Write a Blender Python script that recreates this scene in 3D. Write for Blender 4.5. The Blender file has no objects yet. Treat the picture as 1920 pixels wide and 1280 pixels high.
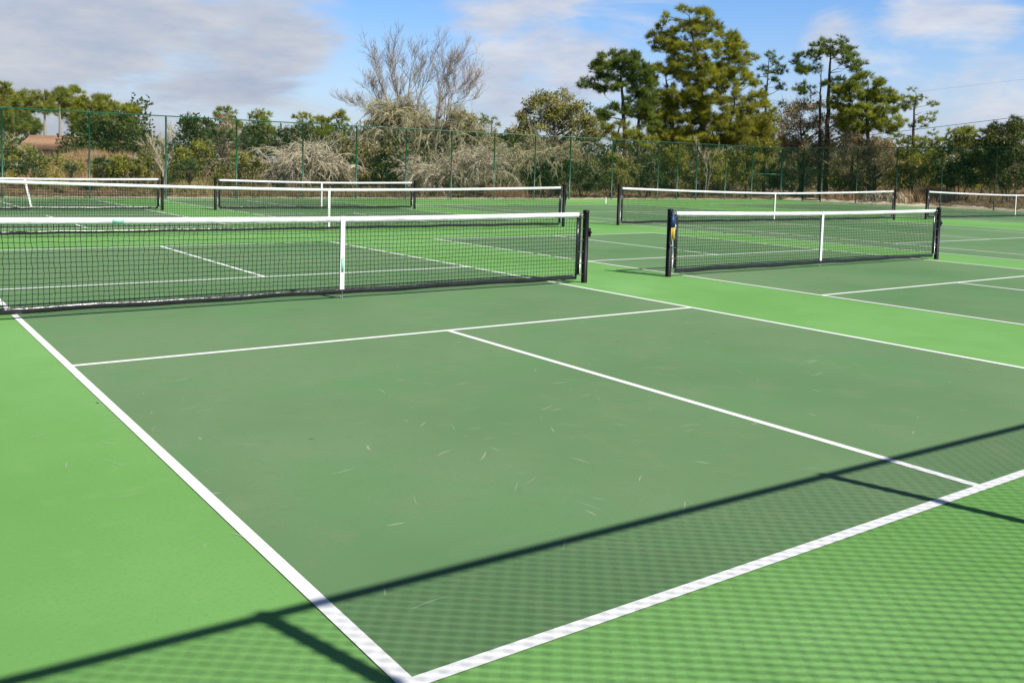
import bpy, math, random
import numpy as np
from mathutils import Vector, Matrix

# ------------------------------------------------------------------ camera, sky, sun, exposure
S = bpy.context.scene
COL = S.collection
CAM = np.array([-1.2053, -8.7653, 1.399]); YAW, PITCH, ROLL = -.61214, -.06959, .02504
F, PX, PY = 1734.1, 919.2, 437.6          # focal length and principal point measured in a 1920 x 1280 frame

def cam_axes():
    cy, sy = math.cos(YAW), math.sin(YAW)
    f = np.array([-sy*math.cos(PITCH), cy*math.cos(PITCH), math.sin(PITCH)])
    r = np.array([cy, sy, 0.]); u = np.cross(r, f)
    return math.cos(ROLL)*r+math.sin(ROLL)*u, -math.sin(ROLL)*r+math.cos(ROLL)*u, f
AR, AU, AF = cam_axes()
cd = bpy.data.cameras.new('camera'); cam = bpy.data.objects.new('camera', cd); COL.objects.link(cam)
cam.matrix_world = Matrix(((AR[0], AU[0], -AF[0], CAM[0]), (AR[1], AU[1], -AF[1], CAM[1]), (AR[2], AU[2], -AF[2], CAM[2]), (0, 0, 0, 1)))
cd.sensor_width = 36; cd.lens = F/1920*36
cd.shift_x = (960-PX)/1920; cd.shift_y = -(640-PY)/1920
cd.clip_start = .05; cd.clip_end = 3000
S.camera = cam

SUNV = Vector((.28, -1.03, 1.0)).normalized()
ELEV = math.asin(SUNV.z); AZ = math.atan2(SUNV.x, SUNV.y)
sd = bpy.data.lights.new('sun', 'SUN'); sun = bpy.data.objects.new('sun', sd); COL.objects.link(sun)
sd.energy = 5.0; sd.angle = math.radians(.42); sd.color = (1, .955, .88)
sun.rotation_euler = SUNV.to_track_quat('Z', 'Y').to_euler(); sun.location = (0, -20, 30)

def P(px, py, D):
    """world point seen at a photo position, D metres away horizontally"""
    d = AR*((px-PX)/F) - AU*((py-PY)/F) + AF
    return CAM + d*(D/math.hypot(d[0], d[1]))
def G(px, D, z=0.):
    p = P(px, 345, D); return np.array([p[0], p[1], z])

W = bpy.data.worlds.new('World'); S.world = W; W.use_nodes = True
def NT(tree):
    n = tree.nodes; l = tree.links
    def new(t, **k):
        a = n.new(t)
        for kk, v in k.items():
            if kk == 'ins':
                for i, x in v.items(): a.inputs[i].default_value = x
            else: setattr(a, kk, v)
        return a
    return n, l, new
n, l, new = NT(W.node_tree); n.clear()
out = new('ShaderNodeOutputWorld'); bg = new('ShaderNodeBackground'); bg.inputs['Strength'].default_value = .088
sky = new('ShaderNodeTexSky', sky_type='NISHITA', sun_disc=False, sun_elevation=ELEV, sun_rotation=AZ,
          altitude=0, air_density=1.0, dust_density=.6, ozone_density=2.2)
tc = new('ShaderNodeTexCoord')
tn = new('ShaderNodeMixRGB', blend_type='MULTIPLY', ins={0: 1., 2: (.93, .93, 1.05, 1)})
hs = new('ShaderNodeHueSaturation', ins={'Saturation': 1.24, 'Value': 1.5})
l.new(sky.outputs[0], tn.inputs[1]); l.new(tn.outputs[0], hs.inputs['Color'])
# clouds: noise in the direction of view, denser in some parts of the sky
mp = new('ShaderNodeMapping'); mp.inputs['Scale'].default_value = (3.2, 3.2, 10.5); mp.inputs['Location'].default_value = (1.3, .4, .2)
l.new(tc.outputs['Generated'], mp.inputs[0])
nz = new('ShaderNodeTexNoise', ins={'Scale': 1.9, 'Detail': 10, 'Roughness': .60, 'Distortion': .5}); l.new(mp.outputs[0], nz.inputs['Vector'])
def mathn(op, a, b=None, c=None, clamp=False):
    m = new('ShaderNodeMath', operation=op, use_clamp=clamp)
    for i, x in enumerate((a, b, c)):
        if x is None: continue
        if isinstance(x, (int, float)): m.inputs[i].default_value = x
        else: l.new(x, m.inputs[i])
    return m.outputs[0]
def skydir(px, py):
    d = AR*((px-PX)/F)-AU*((py-PY)/F)+AF; return d/np.linalg.norm(d)
acc = None
for px, py, rr, amt in ((60, 40, .26, .13), (330, 70, .20, .17), (540, 60, .10, .12), (150, 250, .22, .08), (480, 230, .14, .08), (930, 150, .08, .26), (1085, 140, .06, .34),
                        (1010, 20, .07, .22), (860, 10, .04, .12), (1545, 55, .05, .26), (1740, 30, .05, .24), (1850, 20, .05, .20), (1860, 75, .05, .10),
                        (1800, 160, .13, .05), (1900, 200, .10, .05), (960, 220, .10, .10), (-300, 100, .5, .15), (2500, 100, .5, .02),
                        (750, 120, .09, -.10), (1330, 150, .10, -.14), (700, 20, .05, -.06)):
    v = new('ShaderNodeVectorMath', operation='DISTANCE'); l.new(tc.outputs['Generated'], v.inputs[0]); v.inputs[1].default_value = tuple(skydir(px, py))
    m = new('ShaderNodeMapRange', interpolation_type='SMOOTHSTEP', ins={'From Min': rr, 'From Max': 0., 'To Min': 0., 'To Max': amt}); l.new(v.outputs['Value'], m.inputs['Value'])
    acc = m.outputs[0] if acc is None else mathn('ADD', acc, m.outputs[0])
cm = mathn('ADD', nz.outputs[0], acc)
mr = new('ShaderNodeMapRange', interpolation_type='SMOOTHSTEP', ins={'From Min': .50, 'From Max': .80, 'To Min': 0, 'To Max': .93}); l.new(cm, mr.inputs['Value'])
nz2 = new('ShaderNodeTexNoise', ins={'Scale': 2.4, 'Detail': 8, 'Roughness': .6}); l.new(mp.outputs[0], nz2.inputs['Vector'])
cr = new('ShaderNodeValToRGB'); cr.color_ramp.elements[0].position = .33; cr.color_ramp.elements[1].position = .66
cr.color_ramp.elements[0].color = (3.6, 4.2, 5.5, 1); cr.color_ramp.elements[1].color = (5.9, 5.95, 6.2, 1)
l.new(nz2.outputs[0], cr.inputs[0])
dr = new('ShaderNodeVectorMath', operation='DOT_PRODUCT'); l.new(tc.outputs['Generated'], dr.inputs[0]); dr.inputs[1].default_value = tuple(AR)
br = new('ShaderNodeMapRange', ins={'From Min': -.25, 'From Max': .15, 'To Min': 1., 'To Max': 1.26}); l.new(dr.outputs['Value'], br.inputs['Value'])
cb = new('ShaderNodeVectorMath', operation='SCALE'); l.new(cr.outputs[0], cb.inputs[0]); l.new(br.outputs[0], cb.inputs['Scale'])   # thicker grey cloud to the left, sunlit cloud to the right
# pale air near the horizon
sx = new('ShaderNodeSeparateXYZ'); l.new(tc.outputs['Generated'], sx.inputs[0])
hz = new('ShaderNodeMapRange', interpolation_type='SMOOTHSTEP', ins={'From Min': .17, 'From Max': -.02, 'To Min': 0, 'To Max': .75}); l.new(sx.outputs['Z'], hz.inputs['Value'])
m1 = new('ShaderNodeMixRGB'); l.new(hz.outputs[0], m1.inputs[0]); l.new(hs.outputs[0], m1.inputs[1]); m1.inputs[2].default_value = (3.8, 4.6, 6.4, 1)
m2 = new('ShaderNodeMixRGB'); l.new(mr.outputs[0], m2.inputs[0]); l.new(m1.outputs[0], m2.inputs[1]); l.new(cb.outputs[0], m2.inputs[2])
zd = new('ShaderNodeMapRange', interpolation_type='SMOOTHSTEP', ins={'From Min': .26, 'From Max': .62, 'To Min': 1., 'To Max': .15}); l.new(sx.outputs['Z'], zd.inputs['Value'])
vm = new('ShaderNodeVectorMath', operation='SCALE'); l.new(m2.outputs[0], vm.inputs[0]); l.new(zd.outputs[0], vm.inputs['Scale'])   # sky overhead, out of view, dimmed to weaken its blue fill light
l.new(vm.outputs[0], bg.inputs['Color']); l.new(bg.outputs[0], out.inputs['Surface'])

S.view_settings.view_transform = 'Standard'; S.view_settings.look = 'None'; S.view_settings.exposure = 0.3; S.view_settings.gamma = 1

# ------------------------------------------------------------------ helpers
def tag(o, label=None, cat=None, group=None, kind=None):
    if label: o['label'] = label
    if cat: o['category'] = cat
    if group: o['group'] = group
    if kind: o['kind'] = kind
    return o
def empty(name, loc, label, cat, group=None):
    o = bpy.data.objects.new(name, None); o.empty_display_size = .3; COL.objects.link(o); o.location = tuple(loc)
    return tag(o, label, cat, group)

class MB:
    """collects polygons and links them as ONE mesh object (world coordinates, or local to org)"""
    def __init__(s): s.v = []; s.f = []; s.n = 0; s.k = []
    def add(s, v, f):
        v = np.asarray(v, float).reshape(-1, 3); f = np.asarray(f, np.int64)
        s.v.append(v); s.f.append((f+s.n).ravel()); s.k.append(np.full(f.shape[0], f.shape[1])); s.n += len(v)
    def box(s, c, d, rz=0.):
        x, y, z = d[0]/2, d[1]/2, d[2]/2
        v = np.array([(i*x, j*y, k*z) for k in (-1, 1) for j in (-1, 1) for i in (-1, 1)], float)
        if rz: v[:, :2] = v[:, :2]@np.array([[math.cos(rz), math.sin(rz)], [-math.sin(rz), math.cos(rz)]])
        s.add(v+np.array(c), [(0, 2, 3, 1), (4, 5, 7, 6), (0, 1, 5, 4), (2, 6, 7, 3), (0, 4, 6, 2), (1, 3, 7, 5)])
    def tube(s, pts, rad, sides=6, cap=True):
        pts = np.asarray(pts, float); m = len(pts); rad = np.broadcast_to(np.asarray(rad, float), (m,))
        t = np.gradient(pts, axis=0); t /= np.linalg.norm(t, axis=1)[:, None]+1e-12
        ref = np.array([0, 0, 1.]) if abs(t[0][2]) < .8 else np.array([1., 0, 0])
        a = np.cross(t, ref); a /= np.linalg.norm(a, axis=1)[:, None]+1e-12; b = np.cross(t, a)
        an = np.arange(sides)*2*math.pi/sides
        v = pts[:, None]+rad[:, None, None]*(a[:, None]*np.cos(an)[None, :, None]+b[:, None]*np.sin(an)[None, :, None])
        i = np.arange(m-1)[:, None]*sides; j = np.arange(sides)[None]; j2 = (j+1) % sides
        f = np.stack([i+j, i+j2, i+sides+j2, i+sides+j], -1).reshape(-1, 4)
        s.add(v.reshape(-1, 3), f)
        if cap:
            base = s.n-m*sides
            for o, r in ((0, range(sides)), ((m-1)*sides, range(sides-1, -1, -1))):
                s.f.append(np.array([base+o+q for q in r])); s.k.append(np.array([sides]))
    def tris(s, v):   # (N,3,3)
        nn = len(v); s.add(v.reshape(-1, 3), np.arange(nn*3).reshape(-1, 3))
    def quads(s, v):  # (N,4,3)
        nn = len(v); s.add(v.reshape(-1, 3), np.arange(nn*4).reshape(-1, 4))
    def mesh(s, name, mat, org=(0, 0, 0), smooth=False):
        me = bpy.data.meshes.new(name)
        v = np.concatenate(s.v)-np.array(org, float); f = np.concatenate(s.f); k = np.concatenate(s.k)
        me.vertices.add(len(v)); me.vertices.foreach_set('co', v.astype(np.float32).ravel())
        me.loops.add(len(f)); me.loops.foreach_set('vertex_index', f.astype(np.int32))
        me.polygons.add(len(k)); st = np.concatenate([[0], np.cumsum(k)[:-1]])
        me.polygons.foreach_set('loop_start', st.astype(np.int32)); me.polygons.foreach_set('loop_total', k.astype(np.int32))
        if smooth: me.polygons.foreach_set('use_smooth', np.ones(len(k), bool))
        me.update(calc_edges=True); me.materials.append(mat); return me
    def build(s, name, mat, parent=None, smooth=False, loc=None):
        org = np.array(parent.location) if parent is not None and parent.type == 'EMPTY' else np.zeros(3)
        if parent is None and loc is not None: org = np.array(loc, float)
        o = bpy.data.objects.new(name, s.mesh(name, mat, org, smooth)); COL.objects.link(o)
        if parent is not None:
            o.parent = parent
            ORG[o.name] = org
        elif loc is not None: o.location = tuple(loc)
        return o
ORG = {}
def sub(mb, name, mat, parent, smooth=False):
    org = ORG[parent.name]
    o = bpy.data.objects.new(name, mb.mesh(name, mat, org, smooth)); COL.objects.link(o); o.parent = parent; ORG[o.name] = org; return o

# ------------------------------------------------------------------ materials
def mat(name, col, rough=.6, spec=.5, metal=0., noise=None, bump=None, transl=0., island=None, coat=0.):
    m = bpy.data.materials.new(name); m.use_nodes = True
    n, l, new = NT(m.node_tree); n.clear()
    o = new('ShaderNodeOutputMaterial'); b = new('ShaderNodeBsdfPrincipled', ins={'Roughness': rough, 'Metallic': metal, 'Specular IOR Level': spec, 'Coat Weight': coat})
    tc = new('ShaderNodeTexCoord'); src = None
    b.inputs['Base Color'].default_value = (*col, 1)
    if noise:     # list of (scale, colour, lo, hi, detail[, stretch])
        prev = None
        for q in noise:
            sc, c2, lo, hi, det = q[:5]
            nzz = new('ShaderNodeTexNoise', ins={'Scale': sc, 'Detail': det, 'Roughness': .62})
            if len(q) > 5:
                mpp = new('ShaderNodeMapping'); mpp.inputs['Scale'].default_value = q[5]; l.new(tc.outputs['Object'], mpp.inputs[0]); l.new(mpp.outputs[0], nzz.inputs['Vector'])
            else: l.new(tc.outputs['Object'], nzz.inputs['Vector'])
            r = new('ShaderNodeMapRange', ins={'From Min': lo, 'From Max': hi}); l.new(nzz.outputs[0], r.inputs['Value'])
            mx = new('ShaderNodeMixRGB'); l.new(r.outputs[0], mx.inputs[0]); mx.inputs[2].default_value = (*c2, 1)
            if prev is None: mx.inputs[1].default_value = (*col, 1)
            else: l.new(prev, mx.inputs[1])
            prev = mx.outputs[0]
        src = prev
    if island:    # colour ramp over a random value of each leaf
        g = new('ShaderNodeNewGeometry'); cr = new('ShaderNodeValToRGB'); cr.color_ramp.elements[0].color = (*island[0], 1)
        cr.color_ramp.elements[1].color = (*island[-1], 1)
        for i, c in enumerate(island[1:-1]):
            e = cr.color_ramp.elements.new((i+1)/(len(island)-1)); e.color = (*c, 1)
        l.new(g.outputs['Random Per Island'], cr.inputs[0])
        if src is None: src = cr.outputs[0]
        else:
            mx = new('ShaderNodeMixRGB', ins={0: .55}); l.new(src, mx.inputs[1]); l.new(cr.outputs[0], mx.inputs[2]); src = mx.outputs[0]
    if src is not None: l.new(src, b.inputs['Base Color'])
    if bump:
        bn = new('ShaderNodeTexNoise', ins={'Scale': bump[0], 'Detail': 3}); l.new(tc.outputs['Object'], bn.inputs['Vector'])
        bb = new('ShaderNodeBump', ins={'Strength': bump[1], 'Distance': bump[2]}); l.new(bn.outputs[0], bb.inputs['Height']); l.new(bb.outputs[0], b.inputs['Normal'])
    if transl:
        tr = new('ShaderNodeBsdfTranslucent'); ms = new('ShaderNodeMixShader', ins={0: transl})
        if src is not None: l.new(src, tr.inputs[0])
        else: tr.inputs[0].default_value = (*col, 1)
        l.new(b.outputs[0], ms.inputs[1]); l.new(tr.outputs[0], ms.inputs[2]); l.new(ms.outputs[0], o.inputs[0])
    else: l.new(b.outputs[0], o.inputs[0])
    return m

M = {}
M['light'] = mat('court_light_green', (0.142, 0.333, 0.083), .75, .06, noise=[(.26, (0.209, 0.431, 0.140), .35, .66, 4), (1.7, (0.156, 0.348, 0.096), .5, .75, 6), (6, (0.190, 0.387, 0.120), .55, .85, 6), (60, (0.125, 0.314, 0.081), .5, .9, 2), (420, (0.228, 0.431, 0.156), .60, .80, 1)])
M['dark'] = mat('court_dark_green', (0.104, 0.217, 0.089), .75, .06, noise=[(.20, (0.160, 0.262, 0.126), .36, .60, 4), (.75, (0.119, 0.262, 0.104), .5, .74, 6), (2.6, (0.181, 0.261, 0.128), .54, .82, 7), (9., (0.135, 0.227, 0.102), .55, .8, 6), (75, (0.113, 0.207, 0.089), .5, .95, 2), (420, (0.200, 0.299, 0.158), .60, .80, 1)])
M['line'] = mat('line_paint', (0.861, 0.871, 0.851), .75, .06, noise=[(5, (0.792, 0.802, 0.792), .45, .85, 6), (90, (0.772, 0.782, 0.762), .5, .9, 2)])
M['scuff'] = mat('scuff', (.46, .56, .38), .7, .3)
M['black'] = mat('black_paint', (.004, .004, .005), .5, .22)
M['band_black'] = mat('black_vinyl', (.012, .012, .014), .24, .5, noise=[(6, (.02, .02, .022), .4, .7, 3)], bump=(9, .35, .02))
M['cord'] = mat('black_cord', (.010, .011, .011), .7, .3)
M['white_band'] = mat('white_vinyl', (.76, .76, .75), .42, .45, noise=[(3.2, (.50, .50, .50), .50, .74, 5, (1, 1, 7)), (14, (.62, .62, .62), .5, .8, 4)], bump=(7, .5, .02))
M['strap'] = mat('white_webbing', (0.738, 0.738, 0.711), .6, .3)
M['steel'] = mat('steel', (.5, .5, .5), .35, .5, .9)
M['green_metal'] = mat('green_coated_steel', (.010, .095, .052), .4, .5)
M['green_shaded'] = mat('shaded_green_coated_steel', (.006, .048, .030), .45, .4)  # same fence green, with the shade on the right-hand posts put into the colour
M['green_wire'] = mat('green_coated_wire', (.014, .16, .08), .5, .4)
M['yellow'] = mat('yellow_plastic', (.62, .42, .06), .5)
M['blue'] = mat('blue_plastic', (0.012, 0.041, 0.126), .5)
M['tagg'] = mat('printed_tag', (.25, .62, .45), .6)
M['ground'] = mat('ground_soil', (.27, .18, .115), .9, .1, noise=[(.22, (.12, .10, .045), .42, .62, 6), (.9, (.36, .25, .165), .5, .75, 6), (6, (.12, .08, .045), .5, .8, 6), (30, (.33, .25, .17), .62, .85, 3)], bump=(5, .9, .12))
M['sand'] = mat('pale_sand', (.66, .59, .46), .95, .1, noise=[(3, (.34, .27, .18), .45, .7, 6), (30, (.24, .2, .13), .5, .85, 4)], bump=(30, .6, .03))
M['bark'] = mat('pine_bark', (.085, .062, .048), .9, .1, noise=[(9, (.15, .115, .09), .45, .7, 5, (1, 1, .25))], bump=(14, .7, .05))
M['bark_pale'] = mat('pale_bark', (.36, .32, .27), .9, .1, noise=[(4, (.22, .19, .16), .45, .7, 5)])
M['dead'] = mat('dead_wood', (0.537, 0.476, 0.343), .9, .1, noise=[(3, (0.365, 0.293, 0.202), .4, .7, 5)], island=[(0.279, 0.233, 0.162), (0.494, 0.433, 0.303), (0.773, 0.703, 0.525)])
M['dead_grey'] = mat('grey_dead_twigs', (0.409, 0.376, 0.228), .9, .1, noise=[(2, (0.282, 0.260, 0.135), .4, .7, 5)], island=[(0.195, 0.173, 0.095), (0.370, 0.337, 0.198), (0.585, 0.530, 0.333)])
def leaf(name, c0, c1, c2, sc=1.1, tr=.44):
    return mat(name, c0, .55, .35, noise=[(sc, c2, .42, .62, 4)], island=[c0, c1, c2], transl=tr)
M['pine_dark'] = leaf('pine_needles_dark', (0.061, 0.103, 0.019), (0.141, 0.215, 0.038), (0.354, 0.430, 0.068))
M['pine_olive'] = leaf('pine_needles_olive', (0.125, 0.146, 0.018), (0.294, 0.307, 0.028), (0.589, 0.569, 0.051), .7, .40)
M['pine_mid'] = leaf('pine_needles_green', (0.106, 0.151, 0.021), (0.261, 0.319, 0.041), (0.560, 0.570, 0.075))
M['pine_far'] = leaf('pine_needles_far', (0.115, 0.160, 0.034), (0.263, 0.313, 0.056), (0.525, 0.533, 0.107), .5)
M['oak'] = leaf('oak_leaves', (0.029, 0.052, 0.013), (0.074, 0.109, 0.023), (0.188, 0.212, 0.052), .9)
M['olive'] = leaf('olive_leaves', (0.114, 0.137, 0.023), (0.251, 0.258, 0.041), (0.473, 0.445, 0.083), .9)
M['yellowish'] = leaf('yellow_green_leaves', (0.133, 0.153, 0.021), (0.277, 0.273, 0.035), (0.450, 0.409, 0.062), 1.2)
M['brownleaf'] = leaf('brown_leaves', (0.186, 0.137, 0.052), (0.355, 0.266, 0.109), (0.625, 0.500, 0.248), .9)
M['dead_brown'] = mat('brown_dead_twigs', (.34, .27, .21), .9, .1, noise=[(2, (.24, .185, .145), .4, .7, 5)], island=[(.17, .13, .10), (.33, .265, .21), (.50, .42, .34)])
M['palm'] = leaf('palmetto_leaves', (.050, .085, .025), (.120, .175, .050), (.240, .290, .10), 2)
M['straw'] = mat('dry_grass', (.36, .27, .13), .85, .1, noise=[(.45, (.25, .25, .08), .45, .6, 5)], island=[(.24, .17, .08), (.44, .33, .17), (.66, .54, .32)], transl=.2)
M['weed'] = mat('green_weeds', (.13, .16, .035), .8, .15, noise=[(.6, (.30, .26, .08), .45, .6, 4)], island=[(.08, .10, .02), (.18, .19, .04), (.34, .30, .10)], transl=.2)
M['orange_grass'] = mat('rust_grass', (.42, .26, .13), .85, .1, island=[(.30, .17, .08), (.50, .32, .17), (.66, .48, .28)], transl=.2)
M['roof'] = mat('roof_shingles', (.36, .21, .13), .85, .2, noise=[(4, (.28, .15, .09), .4, .7, 5), (30, (.42, .27, .17), .5, .8, 3)], bump=(25, .6, .03))
M['wall'] = mat('house_wall', (.42, .36, .28), .85, .2, noise=[(2, (.35, .3, .23), .4, .7, 4)])
M['glass'] = mat('window_glass', (.03, .04, .05), .1, .6)

# ------------------------------------------------------------------ ground, slab, paint
def sheet(name, rects, m, z, kind='structure'):
    mb = MB()
    for x0, y0, x1, y1 in rects:
        a, b = max(1, int((x1-x0)/1.)), max(1, int((y1-y0)/1.)); A_, B_ = np.meshgrid(np.linspace(x0, x1, a+1), np.linspace(y0, y1, b+1), indexing='ij')
        i_ = np.arange(a)[:, None]*(b+1)+np.arange(b)[None]; mb.add(np.stack([A_, B_, A_*0+z], -1).reshape(-1, 3), np.stack([i_, i_+b+1, i_+b+2, i_+1], -1).reshape(-1, 4))
    return tag(mb.build(name, m), kind=kind)
X0, X1, Y0, Y1 = -16., 44.75, -9.6, 26.62       # slab of the courts
rng = np.random.default_rng(5)
def gz(x, y):
    d = np.maximum.reduce([X0-x, x-X1, Y0-y, y-Y1, np.zeros_like(x*1.)])
    q = np.clip((d-1.5)/18, 0, 1); q = q*q*(3-2*q); R_ = 1.25-.55*np.clip((x-15)/20, 0, 1)
    return -.05+R_*q+np.clip((d-.8)/5, 0, 1)*.07*(np.sin(x*.9+y*.3)*np.cos(y*.7)+np.sin(x*2.1-y*1.3))
def gz1(x, y): return float(gz(np.array([x]), np.array([y]))[0])
def ground():
    def axis(a, b, lo, hi, fine):
        return np.concatenate([lo-np.geomspace(700, 1.5, 14)+1.5*0, np.arange(a, b, fine), hi+np.geomspace(1.5, 700, 14)])
    xs = axis(-30, 75.1, -30, 75, 1.); ys = axis(-20, 70.1, -20, 70, 1.)
    X, Y = np.meshgrid(xs, ys, indexing='ij')
    d = np.maximum.reduce([X0-X, X-X1, Y0-Y, Y-Y1, np.zeros_like(X)])
    Z = gz(X, Y)+np.clip((d-.8)/6, 0, 1)*.03*rng.standard_normal(X.shape)
    Z[d <= .8] = -.05
    nx, ny = X.shape; i = np.arange(nx-1)[:, None]*ny+np.arange(ny-1)[None]
    mb = MB(); mb.add(np.stack([X, Y, Z], -1).reshape(-1, 3), np.stack([i, i+ny, i+ny+1, i+1], -1).reshape(-1, 4))
    tag(mb.build('ground', M['ground'], smooth=True), kind='structure')
ground()
mb = MB(); gx_ = np.linspace(X0, X1, 62); gy_ = np.linspace(Y0, Y1, 37); A_, B_ = np.meshgrid(gx_, gy_, indexing='ij')   # small faces: one huge face shades itself
i_ = np.arange(61)[:, None]*37+np.arange(36)[None]; mb.add(np.stack([A_, B_, A_*0], -1).reshape(-1, 3), np.stack([i_, i_+37, i_+38, i_+1], -1).reshape(-1, 4))
for q in (((X0, Y0), (X1, Y0)), ((X1, Y0), (X1, Y1)), ((X1, Y1), (X0, Y1)), ((X0, Y1), (X0, Y0))):
    mb.add([(*q[0], -.2), (*q[1], -.2), (*q[1], 0), (*q[0], 0)], [(0, 1, 2, 3)])
tag(mb.build('court_slab', M['light']), kind='structure')
PW, PB, PK, LW = 6.096, 6.7056, 2.1336, .051
def pickle_lines(x, y):
    w, b, k, t = PW, PB, PK, LW
    return [(x, y-b, x+w, y-b+t), (x, y+b-t, x+w, y+b), (x, y-b+t, x+t, y+b-t), (x+w-t, y-b+t, x+w, y+b-t),
            (x+t, y-k, x+w-t, y-k+t), (x+t, y+k-t, x+w-t, y+k), (x+w/2-t/2, y-b+t, x+w/2+t/2, y-k), (x+w/2-t/2, y+k, x+w/2+t/2, y+b-t)]
def tennis_lines(cx, cy):
    a, s, b, v, t = 5.485, 4.115, 11.885, 6.4, .051
    return [(cx-a, cy-b, cx+a, cy-b+.08), (cx-a, cy+b-.08, cx+a, cy+b), (cx-a, cy-b+.08, cx-a+t, cy+b-.08), (cx+a-t, cy-b+.08, cx+a, cy+b-.08),
            (cx-s, cy-b+.08, cx-s+t, cy+b-.08), (cx+s-t, cy-b+.08, cx+s, cy+b-.08), (cx-s+t, cy-v, cx+s-t, cy-v+t), (cx-s+t, cy+v-t, cx+s-t, cy+v),
            (cx-t/2, cy-v+t, cx+t/2, cy+v-t)]
YC, YB = 17.9, 9.15
PICK = [(0, 0), (8.26, 0), (-.20, YC), (8.04, YC)]
TEN = [(21.56, 8.95), (37.45, 8.95)]
sheet('court_surface', [(x, y-PB, x+PW, y+PB) for x, y in PICK]+[(cx-5.485, cy-11.885, cx+5.485, cy+11.885) for cx, cy in TEN], M['dark'], .002)
sheet('court_lines', [r for x, y in PICK for r in pickle_lines(x, y)]+[r for c in TEN for r in tennis_lines(*c)], M['line'], .004)

def scuffs():
    mb = MB(); r = np.random.default_rng(11)
    for i in range(330):
        near = i < 210
        x = r.uniform(-.6, 6.) if near else r.uniform(-3, 14); y = r.uniform(-6.4, -2.) if near else r.uniform(-6, 2)
        a = r.normal(.2, .9); L = r.uniform(.05, .2)*(1.6 if r.random() < .12 else 1); w = r.uniform(.0015, .0045)*(1.9 if i % 6 == 0 else 1); c = r.normal(0, .4)
        ts = np.linspace(0, 1, 6); aa = a+c*ts
        px = x+np.cumsum(np.cos(aa))*L/6; py = y+np.cumsum(np.sin(aa))*L/6
        ww = w*np.sin(math.pi*np.clip(ts, .04, .96))
        v = []
        for k in range(6): v += [(px[k]-math.sin(aa[k])*ww[k], py[k]+math.cos(aa[k])*ww[k], .003), (px[k]+math.sin(aa[k])*ww[k], py[k]-math.cos(aa[k])*ww[k], .003)]
        mb.add(v, [(2*k, 2*k+1, 2*k+3, 2*k+2) for k in range(5)])
    m = M['scuff']; n, l, new = NT(m.node_tree)
    o = [q for q in n if q.type == 'OUTPUT_MATERIAL'][0]; b = [q for q in n if q.type == 'BSDF_PRINCIPLED'][0]
    t = new('ShaderNodeBsdfTransparent'); x = new('ShaderNodeMixShader', ins={0: .5}); l.new(t.outputs[0], x.inputs[1]); l.new(b.outputs[0], x.inputs[2]); l.new(x.outputs[0], o.inputs[0])
    tag(mb.build('court_scuffs', m), kind='structure')
scuffs()
def debris():
    mb = MB(); r = np.random.default_rng(17); n = 260
    x = np.concatenate([r.uniform(-4, 16, 150), r.uniform(-10, 44, 110)]); y = np.concatenate([r.uniform(-8.5, 6, 150), r.uniform(20, 26.4, 110)])
    p = np.stack([x, y, r.uniform(.006, .012, n)], -1); a = r.uniform(0, 6.28, n); L = r.uniform(.006, .022, n)[:, None]; w = np.where(r.random(n) < .5, .0012, .006)[:, None]*r.uniform(.6, 1.3, (n, 1))
    d = np.stack([np.cos(a), np.sin(a), r.normal(0, .12, n)], -1); e = np.stack([-np.sin(a), np.cos(a), r.normal(0, .3, n)], -1)
    mb.quads(np.stack([p-d*L, p+e*w, p+d*L, p-e*w], 1))
    tag(mb.build('leaf_debris', mat('dry_leaf', (.30, .21, .11), .8, .2, island=[(.16, .11, .05), (.34, .25, .14), (.52, .44, .28)])), 'tiny dry leaves and needles scattered on the court', 'leaf litter', kind='stuff')
debris()
# pale sand and grit swept against the far and right edges of the slab
def sand():
    mb = MB(); r = np.random.default_rng(3)
    def strip(pts):
        m = len(pts); v = []
        for (x, y, nx, ny, w0, w1, h) in pts: v += [(x-nx*w0, y-ny*w0, .004), (x+nx*w1*.4, y+ny*w1*.4, h), (x+nx*w1, y+ny*w1, -.02)]
        mb.add(v, [q for k in range(m-1) for q in ((3*k, 3*k+3, 3*k+4, 3*k+1), (3*k+1, 3*k+4, 3*k+5, 3*k+2))])
    xs = np.arange(-15, 44.7, .22); wn = np.abs(np.convolve(r.standard_normal(len(xs)), np.ones(5)/5, 'same'))
    strip([(x, Y1, 0, 1, .03+.16*wn[i], .45+.7*wn[i], .03+.05*r.random()) for i, x in enumerate(xs)])
    ys = np.arange(-9, 26.6, .22); wn = np.abs(np.convolve(r.standard_normal(len(ys)), np.ones(7)/7, 'same'))
    strip([(X1, y, 1, 0, .05+.25*wn[i], 1.2+1.6*wn[i], .05+.12*r.random()) for i, y in enumerate(ys)])
    tag(mb.build('sand', M['sand'], smooth=True), kind='structure')
sand()

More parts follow.
